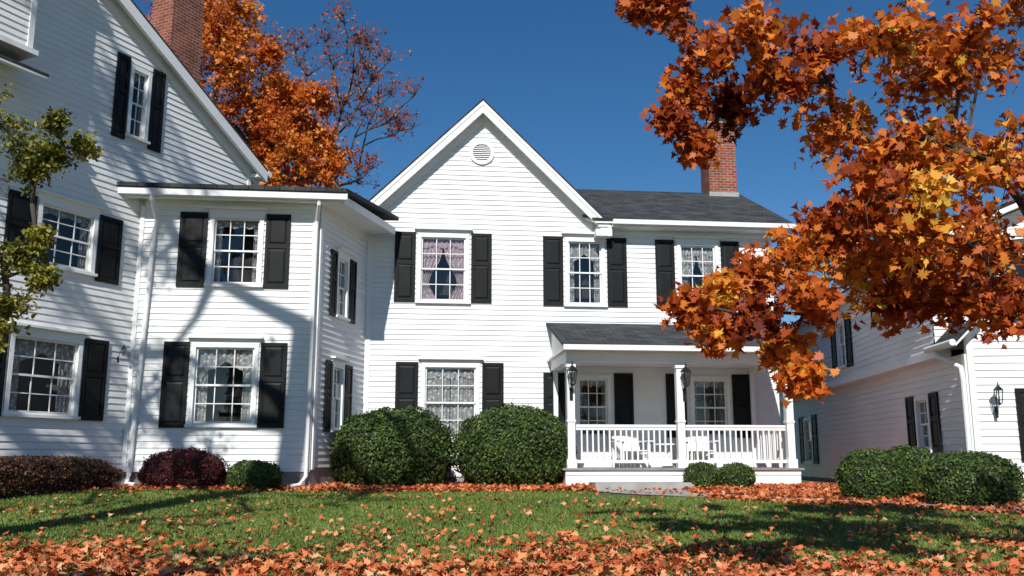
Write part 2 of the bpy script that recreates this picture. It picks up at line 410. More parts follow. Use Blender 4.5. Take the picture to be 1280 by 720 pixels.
for r0,r1,n0 in ((.215,.29,.06),):
    K=32
    for i in range(K):
        a,b_=2*math.pi*i/K,2*math.pi*(i+1)/K
        q=lambda r,t,n: F.P(vc[0]+r*math.cos(t),n,vc[1]+r*math.sin(t))
        vb.poly([q(r0,a,n0),q(r1,a,n0),q(r1,b_,n0),q(r0,b_,n0)])
        vb.poly([q(r1,a,n0),q(r1,a,0),q(r1,b_,0),q(r1,b_,n0)])
        vb.poly([q(r0,a,n0),q(r0,a,.02),q(r0,b_,.02),q(r0,b_,n0)])
for i in range(9):
    z=vc[1]-.2+.047*i; h=math.sqrt(max(0,.215**2-(z+.02-vc[1])**2))
    if h>.02: vb.poly([F.P(vc[0]-h,.052,z),F.P(vc[0]+h,.052,z),F.P(vc[0]+h,.026,z+.03),F.P(vc[0]-h,.026,z+.03)])
B.g('rooms',M_dark).poly([F.P(vc[0]+.22*math.cos(t*.3927),.0235,vc[1]+.22*math.sin(t*.3927)) for t in range(16)])
slab(rf,tr,F.P(5.2,.42,6.10),F.P(10.0,.42,6.10),F.P(10.1,-3.4,7.95),F.P(3.0,-3.4,7.95),ut=.06)
slab(rf,tr,F.P(10.0,-7.2,6.10),F.P(3.0,-7.2,6.10),F.P(3.0,-3.4,7.95),F.P(10.1,-3.4,7.95),ut=.06)
box(tr,F,5.3,9.96,0,.36,5.92,5.98); box(tr,F,5.62,10.0,.36,.385,5.92,6.04)
box(tr,F,5.62,10.03,.387,.50,5.97,6.075); box(tr,F,5.5,9.43,.0,.035,5.80,5.92)
cb=B.g('chimney',M_brick)
box(cb,F,9.12,9.90,-3.75,-3.0,7.0,9.72); box(cb,F,9.08,9.94,-3.79,-2.96,9.72,9.88)
box(B.g('chimney_cap',M_found),F,9.14,9.88,-3.73,-3.02,9.88,9.93)
box(B.g('chimney_pot',M_metal),F,9.38,9.64,-3.5,-3.2,9.93,10.05)
box(B.g('chimney_pot',M_metal),F,9.28,9.74,-3.6,-3.1,10.05,10.085)
box(B.g('flashing',M_metal),F,9.09,9.93,-2.99,-2.96,7.5,7.86)
# ---- porch
pr=B.g('porch_roof',M_roof); pt=B.g('porch_trim',M_trim)
slab(pr,None,F.P(4.10,2.46,2.90),F.P(9.12,2.46,2.90),F.P(9.12,.02,3.70),F.P(4.10,.02,3.70))
for s in (4.22,9.0):
    pt.poly([F.P(s,.02,2.86),F.P(s,2.2,2.86),F.P(s,2.2,2.93),F.P(s,.02,3.64)])
box(pt,F,4.12,9.10,.02,2.40,2.80,2.848)
box(pt,F,4.10,9.12,2.40,2.52,2.79,2.895)
box(pt,F,4.2,9.02,2.0,2.2,2.585,2.80)
box(pt,F,4.2,4.38,.03,2.0,2.585,2.80); box(pt,F,8.84,9.02,.03,2.0,2.585,2.80)
box(pt,F,4.38,8.84,.03,2.0,2.70,2.74)
dk=B.g('porch_deck',noisy('grey_deck',(.20,.20,.20),(.28,.28,.28),scale=4,rough=.6,stretch=(1,8,1)))
box(dk,F,4.10,9.10,.02,2.28,.40,.44)
box(pt,F,4.16,9.04,2.18,2.22,.0,.395); box(pt,F,4.16,4.2,.02,2.18,-.1,.395); box(pt,F,9.0,9.04,.02,2.18,-.1,.395)
box(pt,F,4.16,9.04,2.22,2.235,.30,.395)
cols=[4.30,6.58,8.90]
for s in cols:
    box(pt,F,s-.075,s+.075,2.02,2.17,.44,2.585)
    box(pt,F,s-.10,s+.10,1.995,2.195,.44,.62); box(pt,F,s-.10,s+.10,1.995,2.195,2.47,2.584)
    box(pt,F,s-.09,s+.09,2.005,2.185,1.36,1.40)
for s in (4.30,8.90): box(pt,F,s-.05,s+.05,.03,.12,.44,2.585)
rl=B.g('porch_railing',M_trim)
def rail(s0,n0,s1,n1):
    ln=math.hypot(s1-s0,n1-n0); k=int(ln/.115)
    for (z0,z1,w) in ((1.26,1.31,.035),(1.20,1.259,.02),(.54,.60,.022)):
        if abs(s1-s0)>abs(n1-n0): box(rl,F,s0,s1,n0-w,n0+w,z0,z1)
        else: box(rl,F,s0-w,s0+w,n0,n1,z0,z1)
    for i in range(1,k):
        t=i/k; s=s0+(s1-s0)*t; n=n0+(n1-n0)*t; box(rl,F,s-.016,s+.016,n-.016,n+.016,.60,1.20)
rail(4.40,2.095,6.48,2.095); rail(6.68,2.095,8.80,2.095); rail(4.30,.12,4.30,2.0); rail(8.90,.12,8.90,2.0)
lantern(B,F,4.30,2.33,2.28,k=1.15); lantern(B,F,6.66,2.33,2.28,k=1.15)
st=MB(); box(st,F,4.62,6.75,2.24,2.95,-.1,.17); box(st,F,4.5,6.85,2.95,3.35,-.2,.04)
st.obj('stone_steps',M_path)
dn=B.g('downspout',M_trim)
dn.tube([F.P(-.36,.2,ez-.1),F.P(-.3,.15,5.5),F.P(-.06,.09,5.2),F.P(-.06,.09,.3)],.04)
B.done()

def chair(F,s,n,zf,rot=0):
    c=Vector(F.P(s,n,zf)); e=empty('adirondack_chair',c); G=Fr(c.x,c.y,6+rot); m1=MB(); m2=MB(); m3=MB(); m4=MB()
    for i in range(5): box(m1,G,-.27,.27,-.25+i*.1,-.165+i*.1,zf+.30+i*.012,zf+.322+i*.012)
    for i in range(6):
        x=-.26+i*.09; h=.94-.018*(i-2.5)**2
        m2.box8([G.P(x,-.25,zf+.30),G.P(x+.078,-.25,zf+.30),G.P(x+.078,-.275,zf+.30),G.P(x,-.275,zf+.30),
                 G.P(x,-.45,zf+h),G.P(x+.078,-.45,zf+h),G.P(x+.078,-.475,zf+h),G.P(x,-.475,zf+h)])
    for sx in (-1,1):
        box(m3,G,sx*.32-.055,sx*.32+.055,-.42,.34,zf+.55,zf+.575)
        box(m4,G,sx*.30-.02,sx*.30+.02,.2,.29,zf,zf+.549); box(m4,G,sx*.30-.02,sx*.30+.02,-.4,-.32,zf,zf+.549)
        box(m4,G,sx*.275-.012,sx*.275+.003,-.3,.28,zf+.2,zf+.29)
    box(m3,G,-.3,.3,-.42,-.395,zf+.62,zf+.68)
    m1.obj('seat',M_trim,e); m2.obj('backrest',M_trim,e); m3.obj('arms',M_trim,e); m4.obj('legs',M_trim,e)
chair(F,5.85,.8,.44,rot=8); chair(F,7.35,.8,.44,rot=-6)
tb=MB(); c=Vector(F.P(6.6,.9,.44))
tb.tube([c+Vector((0,0,.48)),c+Vector((0,0,.51))],.27,20); tb.tube([c+Vector((0,0,.0)),c+Vector((0,0,.03)),c+Vector((0,0,.05)),c+Vector((0,0,.48))],[.18,.17,.035,.035],12)
tb.obj('round_side_table',M_trim)

# ------------------------------------------------------------ LEFT HOUSE (tall gable + wing)
Fl=Fr(-7.35,17.5,64); Fw=Fr(-3.86,17.9,6); Fs=Fr(-3.86,17.9,78)
B=Bld('clapboard_house',Fl.P(-2,-4,0)); tr=B.trim(); rf=B.g('roof',M_roof)
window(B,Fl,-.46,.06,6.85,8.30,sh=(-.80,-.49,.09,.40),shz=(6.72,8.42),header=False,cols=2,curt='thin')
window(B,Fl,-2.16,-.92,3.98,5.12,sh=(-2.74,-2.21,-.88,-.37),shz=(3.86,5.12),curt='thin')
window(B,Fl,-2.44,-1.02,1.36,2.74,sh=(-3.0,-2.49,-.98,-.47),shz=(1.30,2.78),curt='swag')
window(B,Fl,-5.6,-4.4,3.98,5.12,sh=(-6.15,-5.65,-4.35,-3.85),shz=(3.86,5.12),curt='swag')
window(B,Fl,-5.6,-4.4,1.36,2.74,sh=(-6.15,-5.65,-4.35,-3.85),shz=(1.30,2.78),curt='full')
lantern(B,Fl,-.22,.16,2.62,k=.5)
rk=lambda s: 7.24+(3.24-s)*.554
PS=-3.4
def lf2(z):
    return -10.0 if z<7.1 else max(-10.0,PS*2-(3.24-(z-7.14)/.554))
def rf2(z):
    return 3.05 if z<7.1 else min(3.05,3.24-(z-7.14)/.554)
siding(B.siding(),Fl,.42,rk(PS)-.15,lf2,rf2,ex=.122)
box(tr,Fl,2.98,3.08,-.05,.034,.3,7.2)
box(B.g('foundation',M_found),Fl,-10,3.05,-.1,.0,-.3,.42)
def rk_slab(s0,z0,s1,z1):
    slab(rf,tr,Fl.P(s0,.28,z0),Fl.P(s1,.28,z1),Fl.P(s1,-9,z1),Fl.P(s0,-9,z0),ut=.1)
    for (n0,n1,d0,d1) in ((.20,.275,.052,.30),(.0,.045,.15,.42)):
        tr.box8([Fl.P(s0,n1,z0-d1),Fl.P(s1,n1,z1-d1),Fl.P(s1,n0,z1-d1),Fl.P(s0,n0,z0-d1),Fl.P(s0,n1,z0-d0),Fl.P(s1,n1,z1-d0),Fl.P(s1,n0,z1-d0),Fl.P(s0,n0,z0-d0)])
rk_slab(3.34,rk(3.34)+.0,PS,rk(PS)); rk_slab(PS*2-3.34,rk(3.34),PS,rk(PS))
tr.tube([Fl.P(3.42,.28,7.10),Fl.P(3.42,-8.8,7.10)],.07,8)
box(tr,Fl,3.05,3.40,-8.9,.24,6.95,7.03)
sw=B.g('side_walls',M_siding)
sw.poly([Fl.P(3.05,0,0),Fl.P(3.05,-8.8,0),Fl.P(3.05,-8.8,7.2),Fl.P(3.05,0,7.2)])
sw.poly([Fl.P(-10,0,0),Fl.P(-10,-8.8,0),Fl.P(-10,-8.8,7.2),Fl.P(-10,0,7.2)])
sw.poly([Fl.P(-10,-8.8,0),Fl.P(3.05,-8.8,0),Fl.P(3.05,-8.8,7.1),Fl.P(PS,-8.8,rk(PS)-.1),Fl.P(-10,-8.8,7.1)])
cb=B.g('chimney',M_brick); box(cb,Fl,1.15,2.05,-1.35,-.72,6.5,11.2)
sd=B.g('bay_siding',M_siding)
F2=Fr(*Fl.P(-6.2,.55,0)[:2],64); siding(sd,F2,7.45,10.4,lambda z:0,lambda z:3.22)
F3=Fr(*Fl.P(-2.98,.55,0)[:2],154); siding(sd,F3,7.45,10.4,lambda z:0,lambda z:.55)
box(tr,Fl,-3.06,-2.96,.5,.585,7.40,10.4); box(tr,Fl,-6.3,-2.9,0.0,.66,7.33,7.42)
slab(rf,tr,Fl.P(-6.3,.85,7.0),Fl.P(-2.8,.85,7.0),Fl.P(-2.8,.02,7.33),Fl.P(-6.3,.02,7.33),ut=.04)
slab(rf,tr,Fl.P(-6.3,.7,10.4),Fl.P(-2.9,.7,10.4),Fl.P(-2.9,.0,10.9),Fl.P(-6.3,.0,10.9))
# wing
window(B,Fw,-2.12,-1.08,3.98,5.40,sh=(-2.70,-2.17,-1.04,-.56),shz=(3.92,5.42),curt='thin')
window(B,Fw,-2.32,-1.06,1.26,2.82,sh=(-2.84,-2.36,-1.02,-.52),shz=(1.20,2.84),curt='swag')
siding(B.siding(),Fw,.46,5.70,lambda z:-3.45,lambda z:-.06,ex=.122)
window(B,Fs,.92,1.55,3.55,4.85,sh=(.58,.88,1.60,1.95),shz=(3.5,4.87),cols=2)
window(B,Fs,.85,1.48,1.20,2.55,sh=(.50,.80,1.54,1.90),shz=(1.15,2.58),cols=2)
siding(B.siding(),Fs,.46,5.70,lambda z:.06,lambda z:2.72,ex=.122)
box(tr,Fw,-.12,.0,-.12,.034,.42,5.72); box(tr,Fs,.03,.13,0,.034,.42,5.72)
box(tr,Fw,-3.46,-3.38,-.05,.034,.42,5.72)
box(tr,Fw,-3.45,0,-.02,.028,.38,.46); box(tr,Fw,-3.45,-.12,0,.034,5.52,5.69); box(tr,Fs,.13,2.7,0,.034,5.52,5.69)
box(B.g('foundation',M_found),Fw,-3.45,0,-.1,.0,-.3,.38); box(B.g('foundation',M_found),Fs,0,2.72,-.1,.0,-.3,.46)
cn=Fw.P(.55,.52,0); bk=Fs.P(2.55,.78,0)
A0=Fw.P(-3.88,.52,5.86); A1=(cn[0],cn[1],5.86); A2=(bk[0],bk[1],6.02); A3=Fw.P(-3.9,-3.2,6.2)
slab(rf,None,A0,A1,A2,A3,th=.085)
box(tr,Fw,-3.8,.50,.30,.36,5.60,5.72); box(tr,Fw,-3.8,.50,.0,.30,5.66,5.70)
box(tr,Fw,-3.85,.57,.375,.49,5.64,5.765)
e0=Vector(Fw.P(.5,.36,5.60)); e1=Vector(Fs.P(2.5,.72,5.60))
nrm=Vector((Fs.n[0],Fs.n[1],0)); U=Vector((0,0,.16))
tr.box8([e0,e1,e1-nrm*.06,e0-nrm*.06,e0+U,e1+U,e1-nrm*.06+U,e0-nrm*.06+U])
tr.poly([Fs.P(0,0,5.665),Fw.P(.5,.3,5.665),tuple(e1+Vector((0,0,.065))),Fs.P(2.6,0,5.665)])
dn=B.g('downspouts',M_trim)
dn.tube([Fw.P(-3.15,.43,5.66),Fw.P(-3.15,.43,5.55),Fw.P(-3.12,.10,5.22),Fw.P(-3.16,.08,5.0),Fw.P(-3.30,.08,.35),Fw.P(-3.28,.25,.17),Fw.P(-3.1,.35,.15)],.045)
dn.tube([Fw.P(.02,.43,5.66),Fw.P(.02,.40,5.55),Fw.P(-.04,.10,5.3),Fw.P(-.05,.09,5.1),Fw.P(-.06,.09,.3),Fw.P(-.15,.3,.14),Fw.P(-.3,.42,.12)],.04)
B.done()

# ------------------------------------------------------------ RIGHT HOUSE
Fr_=Fr(8.83,34.95,-94); Ff=Fr(7.43,15,-4)
B=Bld('clapboard_house',Ff.P(4,-5,0)); tr=B.trim(); rf=B.g('roof',M_roof)
T=lambda t:20.0-t
window(B,Fr_,T(11.1),T(10.2),.55,1.75,sh=(T(11.6),T(11.15),T(10.15),T(9.7)),shz=(.5,1.8),header=False)
window(B,Fr_,T(2.42),T(1.72),.78,1.76,sh=(T(2.86),T(2.47),T(1.67),T(1.28)),shz=(.74,1.78),header=False,cols=2)
siding(B.siding(),Fr_,.15,2.32,lambda z:0,lambda z:19.96)
Fu=Fr(*Fr_.P(0,.22,0)[:2],-94)
window(B,Fu,T(6.5),T(5.8),2.72,3.80,sh=(T(6.95),T(6.55),T(5.75),T(5.35)),shz=(2.66,3.84),header=False,cols=2)
window(B,Fu,T(10.5),T(9.8),2.72,3.80,sh=(T(10.95),T(10.55),T(9.75),T(9.35)),shz=(2.66,3.84),header=False,cols=2)
siding(B.siding(),Fu,2.46,4.3,lambda z:0,lambda z:19.3)
box(tr,Fr_,0,19.4,0,.26,2.32,2.46)
box(B.g('foundation',M_found),Fr_,0,20,-.1,0,-.3,.15)
Fe=Fr(*Fr_.P(19.3,.22,0)[:2],-4); siding(B.siding(),Fe,2.46,4.3,lambda z:0,lambda z:3.0)
slab(rf,tr,Fr_.P(19.2,.30,2.50),Fr_.P(20.35,.30,2.50),Fr_.P(20.35,-.25,3.05),Fr_.P(19.2,-.25,3.05),ut=.06)
tr.tube([Fr_.P(19.2,.34,2.46),Fr_.P(20.35,.34,2.46)],.055)
dn=B.g('downspout',M_trim)
dn.tube([Fr_.P(19.5,.34,2.42),Fr_.P(19.6,.3,2.3),Fr_.P(19.9,.07,2.1),Fr_.P(19.93,.06,1.9),Fr_.P(19.93,.06,0)],.04)
window(B,Ff,1.25,2.25,.62,1.70,sh=(.70,1.20,2.3,2.8),shz=(.58,1.74),header=False)
window(B,Ff,1.25,2.25,2.9,3.9,sh=(.70,1.20,2.3,2.8),shz=(2.85,3.94),header=False)
gl=lambda z:.05 if z<4.3 else .05+(z-4.3)*2.4
gr=lambda z:9.9 if z<4.3 else 9.9-(z-4.3)*2.4
siding(B.siding(),Ff,.15,6.3,gl,gr)
box(tr,Ff,0,.10,-.06,.034,.1,4.35); box(tr,Fr_,19.9,19.99,-.02,.034,.1,2.3)
box(B.g('foundation',M_found),Ff,0,10,-.1,0,-.4,.15)
slab(rf,tr,Ff.P(-.45,.35,4.28),Ff.P(-.45,-20.2,4.28),Ff.P(4.97,-20.2,6.5),Ff.P(4.97,.35,6.5))
slab(rf,tr,Ff.P(10.4,.35,4.28),Ff.P(10.4,-20.2,4.28),Ff.P(4.97,-20.2,6.5),Ff.P(4.97,.35,6.5))
bw=B.g('side_walls',M_siding)
bw.poly([Ff.P(9.9,0,0),Ff.P(9.9,-20,0),Ff.P(9.9,-20,4.3),Ff.P(9.9,0,4.3)]); bw.poly([Ff.P(0,-20,0),Ff.P(9.9,-20,0),Ff.P(9.9,-20,4.3),Ff.P(4.97,-20,6.3),Ff.P(0,-20,4.3)])
lantern(B,Ff,.36,.22,1.62,k=.85)
B.done()

# ------------------------------------------------------------ leaf machinery
half=[(0,0),(.2,-.06),(.17,.1),(.5,.12),(.34,.27),(.54,.52),(.25,.45),(.2,.68),(.12,.60),(0,1.0)]
MAPLE=np.array(half+[(-x,y) for x,y in half[-2:0:-1]],dtype=np.float32)
h2=[(0,0),(.3,.12),(.46,.45),(.2,.42),(0,1.0)]
MAPLE_LO=np.array(h2+[(-x,y) for x,y in h2[-2:0:-1]],dtype=np.float32)
OVAL=np.array([(0,0),(.28,.35),(.22,.75),(0,1),(-.22,.75),(-.28,.35)],dtype=np.float32)
def leaves(name,pos,nrm,size,rnd,tmpl,mat,parent=None,curl=.5):
    pos=np.asarray(pos,dtype=np.float32); n=len(pos); k=len(tmpl)
    nrm=np.asarray(nrm,dtype=np.float32); nrm/=np.linalg.norm(nrm,axis=1,keepdims=True)+1e-9
    r=rng.normal(size=(n,3)).astype(np.float32); a=np.cross(nrm,r); a/=np.linalg.norm(a,axis=1,keepdims=True)+1e-9
    b=np.cross(nrm,a)
    X=tmpl[:,0]; Y=tmpl[:,1]-.4
    cu=rng.uniform(-.3,1,size=(n,1))*curl
    cv=rng.uniform(-.6,1,size=(n,1))*curl
    Z=cu*np.abs(X)[None,:]*.9-cv*(Y**2)[None,:]*.8+rng.normal(0,.05*curl,size=(n,k))
    s=np.asarray(size,dtype=np.float32).reshape(n,1)
    asp=rng.uniform(.7,1.1,size=(n,1))
    sk_=rng.normal(0,.12,size=(n,1))
    V=pos[:,None,:]+ (s*(X[None,:]*asp+Y[None,:]*sk_))[:,:,None]*a[:,None,:]+(s*Y[None,:])[:,:,None]*b[:,None,:]+(s*Z)[:,:,None]*nrm[:,None,:]
    me=bpy.data.meshes.new(name); me.vertices.add(n*k); me.loops.add(n*k); me.polygons.add(n)
    me.vertices.foreach_set('co',V.astype(np.float32).ravel())
    me.loops.foreach_set('vertex_index',np.arange(n*k,dtype=np.int32))
    me.polygons.foreach_set('loop_start',np.arange(0,n*k,k,dtype=np.int32))
    me.update(calc_edges=True)
    at=me.attributes.new('rnd','FLOAT','FACE'); at.data.foreach_set('value',np.clip(rnd,0,1).astype(np.float32))
    me.materials.append(mat)
    o=bpy.data.objects.new(name,me); COL.objects.link(o)
    if parent: o.parent=parent; o.matrix_parent_inverse=parent.matrix_world.inverted()
    return o

def tree(name,trunk,r0,clumps,nl,lsize,tmpl,mat,ntw=10,up=.5,tip=.006,tw_r=.004,seed=1,droop=.1,bare=0.0,colfn=None,step=.5,face=None,curv=.12,twup=0,curl=.6,pull=.15):
    rs=random.Random(seed); rg=np.random.default_rng(seed)
    e=empty(name,trunk[0])
    nodes=[Vector(p) for p in trunk]; par=[-1]+list(range(len(trunk)-1)); leafcnt=[0]*len(nodes)
    top=nodes[-1]
    ends=[]
    order=sorted(clumps,key=lambda c:(Vector(c[:3])-top).length)
    for c in order:
        p=Vector(c[:3]); best=None;bd=1e9
        for i,q in enumerate(nodes):
            if i<len(trunk)//2: continue
            d=(q-p).length+ .25*max(0,q.z-p.z)+pull*(q-top).length
            if d<bd: bd=d;best=i
        q=nodes[best]; L_=(p-q).length; k=max(2,int(L_/step)); prev=best
        side=Vector((rs.uniform(-1,1),rs.uniform(-1,1),rs.uniform(.0,1)))*L_*curv
        for j in range(1,k+1):
            t=j/k; w=q.lerp(p,t)+side*math.sin(t*math.pi)+Vector((rs.uniform(-1,1),rs.uniform(-1,1),rs.uniform(-1,1)))*.04*step*(1 if j<k else 0)
            nodes.append(w); par.append(prev); leafcnt.append(0); prev=len(nodes)-1
        leafcnt[prev]+=1; ends.append((prev,c))
    for i in range(len(nodes)-1,0,-1):
        leafcnt[par[i]]+=leafcnt[i]
    tot=max(1,leafcnt[0])
    mb=MB()
    def rad(i):
        if i<len(trunk): return r0*(1-.35*i/(len(trunk)-1)) if len(trunk)>1 else r0
        return min(r0*.6,tip+(r0*.62-tip)*(leafcnt[i]/tot)**.66)
    for i in range(1,len(nodes)):
        ra=rad(par[i]); rb=rad(i)
        if par[i]<len(trunk) and i>=len(trunk): ra=min(ra,rb*1.3)
        mb.tube([nodes[par[i]],nodes[i]],[min(ra,rb*1.6) if i>=len(trunk) else ra,rb],8 if rb>.03 else 5)
    P_=[];N_=[];C_=[]
    for (ni,c) in ends:
        p=nodes[ni]; r_=c[3]; base=rs.gauss(.55,.13) if colfn is None else colfn(c,rs)
        for t in range(ntw):
            d=Vector((rs.gauss(0,1),rs.gauss(0,1),rs.gauss(0,.8)+twup)).normalized()*r_*rs.uniform(.6,1.08)
            q=p+d+Vector((0,0,-droop*r_)); m=p.lerp(q,.5)+Vector((rs.uniform(-1,1),rs.uniform(-1,1),rs.uniform(-.2,1)))*r_*.15
            mb.tube([p,m,q],[tw_r*1.5,tw_r,tw_r*.5],4)
            if rs.random()<bare: continue
            kk=max(1,int(nl/ntw*rs.uniform(.5,1.5)))
            tt=rg.uniform(.2,1.1,size=kk)
            P0=np.array(p);M0=np.array(m);Q0=np.array(q)
            pts=((1-tt)**2)[:,None]*P0+(2*tt*(1-tt))[:,None]*M0+(tt**2)[:,None]*Q0
            pts+=rg.normal(size=(kk,3))*lsize*.6
            P_.append(pts)
            nn=rg.normal(size=(kk,3)); nn[:,2]+=up
            if face is not None: nn+=np.array(face)
            N_.append(nn); C_.append(rg.normal(base,.17,size=kk))
    mb.obj('trunk_and_branches',M_bark,e,smooth=True)
    P_=np.concatenate(P_);N_=np.concatenate(N_);C_=np.concatenate(C_)
    leaves('foliage',P_,N_,lsize*rng.uniform(.6,1.2,size=len(P_)),C_,tmpl,mat,e,curl=curl)
    return e

# ------------------------------------------------------------ right maple
cl=[(.95,4.05,.16),(1.22,3.98,.22),(1.52,3.62,.28),(1.32,3.32,.24),(1.18,3.06,.12),(1.36,2.90,.11),(1.81,3.75,.34),(1.96,3.36,.30),(1.62,3.20,.17),
(2.26,3.62,.42),(2.40,3.10,.34),(2.77,3.75,.42),(3.16,3.50,.45),(3.50,3.75,.42),(3.05,2.95,.42),(3.50,2.78,.40),(2.66,2.52,.34),(2.34,2.30,.26),
(2.05,2.08,.25),(1.76,1.93,.18),(1.52,1.78,.17),(1.27,1.69,.11),(1.47,1.52,.13),(1.72,1.60,.18),(1.95,1.38,.16),(2.06,1.18,.10),(2.15,1.72,.25),
(2.54,2.0,.34),(2.94,2.2,.40),(3.39,2.12,.40),(2.71,1.72,.20),(3.16,1.78,.24),(3.5,1.74,.24),(2.9,1.95,.22),(2.75,2.85,.34)]
clumps=[]
rr=random.Random(5)
for (x,z,r_) in cl:
    y=6.5+rr.uniform(-.35,.35); k=y/6.5
    clumps.append((x*k,y,.6+(z-.6)*k,r_))
for (x,z,r_) in cl:
    if x>2.3:
        y=rr.uniform(7.2,8.2); k=y/6.5; clumps.append((x*k*1.02,y,.6+(z-.6)*k*rr.uniform(.93,1.03),r_*1.15))
for i in range(22):
    clumps.append((rr.uniform(4.2,6.6),rr.uniform(5.2,8.4),rr.uniform(2.0,5.0),.5))
for i in range(18):
    clumps.append((rr.uniform(.5,5.0),rr.uniform(5.6,7.4),rr.uniform(4.85,5.4),.42))
clumps.append((2.86,6.05,2.42,.13))
def colm(c,rs):
    if c[3]==.13 and c[0]>2.5: return .98
    return rs.gauss(.55,.17)-.14*(1 if (c[0]<2.0 and c[2]>2.7) else 0)
tree('maple_tree',[(5.0,7.0,gz(5,7)-.1),(5.02,6.98,.4),(4.95,6.95,1.0),(4.85,6.9,1.6),(4.7,6.9,2.1)],.13,clumps,290,.090,MAPLE,ML_maple,ntw=15,up=.3,seed=3,colfn=colm,face=(0,-.7,.3),droop=.2,curl=.95,tip=.005)

# ------------------------------------------------------------ background maple behind the left house
cl=[(-10.6,16.0,1.2),(-9.9,14.8,1.2),(-9.2,15.6,.9),(-9.4,13.6,1.2),(-8.6,12.6,1.1),(-8.3,14.2,.7),(-7.9,11.6,1.1),(-7.1,10.6,1.0),(-8.7,11.2,1.0),(-7.0,12.0,.9),
(-6.3,11.0,.8),(-6.2,10.0,.8),(-7.6,9.6,1.1),(-9.2,9.8,1.2),(-10.2,12.2,1.3),(-11.4,13.8,1.3),(-11.8,16,1.2),(-12.6,12,1.3),(-10.9,10.5,1.2),(-11.4,17.4,1.0),(-7.5,13.1,.7),(-6.5,12.6,.6),(-8.2,13.2,.8)]
cb2=[(x,30+random.uniform(-1.5,1.5),z,r_) for x,z,r_ in cl]+[(x-.5,32+random.uniform(-1,1),z,r_) for x,z,r_ in cl if x<-6.9]
tree('maple_tree',[(-9.5,31,-.2),(-9.5,31,2.5),(-9.4,30.9,5),(-9.3,30.8,7.5),(-9.2,30.8,9)],.42,cb2,850,.165,MAPLE_LO,ML_maple2,ntw=28,up=.3,tip=.02,tw_r=.010,seed=8,step=.9,face=(0,-.6,.2))
bb=[]
for i in range(90):
    a=random.uniform(-1.0,1.05); L_=random.uniform(3.5,9.0); bb.append((-8.3+math.sin(a)*L_*.66,33+random.uniform(-2,2),9.0+math.cos(a)*L_*.95,random.uniform(.7,1.1)))
for x,z in ((-6.6,12.4),(-6.0,13.0),(-5.4,13.3),(-4.9,12.7),(-5.6,12.0),(-4.2,13.1),(-6.2,13.9),(-5.0,13.9),(-4.3,12.2),(-5.8,12.6),(-5.2,12.8)):
    bb.append((x*1.1,33,.6+(z-.6)*1.1,.8))
tree('maple_tree',[(-8.3,33,-.2),(-8.3,33,3),(-8.25,33,6),(-8.3,33,8.5)],.30,bb,90,.14,MAPLE_LO,ML_maple,ntw=15,up=.3,tip=.009,tw_r=.005,seed=12,step=1.1,bare=.35,curv=.04,twup=.8,droop=-.1,pull=.75,colfn=lambda c,rs:rs.gauss(.46,.12))

# ------------------------------------------------------------ tall street tree (left, just outside the view) that dapples the left house
bb=[]
for i in range(46):
    bb.append((random.uniform(-9.5,-3.0),random.uniform(3.5,8.0),random.uniform(5.2,11.5),random.uniform(.5,.8)))
for i in range(60):
    bb.append((random.uniform(-11.8,-7.4),random.uniform(3.5,8.0),random.uniform(9,17.5),random.uniform(.55,.9)))
tree('shade_tree',[(-6.4,5.2,-.7),(-6.4,5.2,2),(-6.3,5.25,5),(-6.0,5.3,8),(-5.7,5.4,11),(-5.6,5.4,13)],.36,bb,75,.14,MAPLE_LO,ML_maple2,ntw=9,up=.3,tip=.03,tw_r=.012,seed=21,step=.8,bare=.25)

# ------------------------------------------------------------ holly at far left
hl=[(-2.82,2.36,.20),(-2.62,2.30,.13),(-2.48,2.38,.08),(-2.72,2.20,.14),(-2.55,2.44,.06),(-2.95,2.5,.25),(-2.82,1.70,.17),(-2.68,1.62,.12),(-2.57,1.58,.08),(-2.80,1.45,.15),(-2.66,1.82,.07),(-3.0,1.9,.2),(-2.9,1.3,.18),
(-3.2,2.7,.3),(-3.3,2.2,.3),(-3.2,1.5,.3),(-3.5,1.8,.35),(-3.6,2.5,.35),(-3.2,.9,.3),(-3.6,1.1,.35),(-3.4,3.0,.3)]
hc_=[(x,5.0+random.uniform(-.12,.12) if x>-3 else 5+random.uniform(-.5,.5),z,r_) for x,z,r_ in hl]
tree('holly_tree',[(-3.5,5.1,-.75),(-3.5,5.1,.0),(-3.45,5.1,.8),(-3.42,5.1,1.4)],.045,hc_,600,.034,OVAL,ML_yel,ntw=15,up=.4,tip=.003,tw_r=.0025,seed=31,step=.25,droop=-.1)

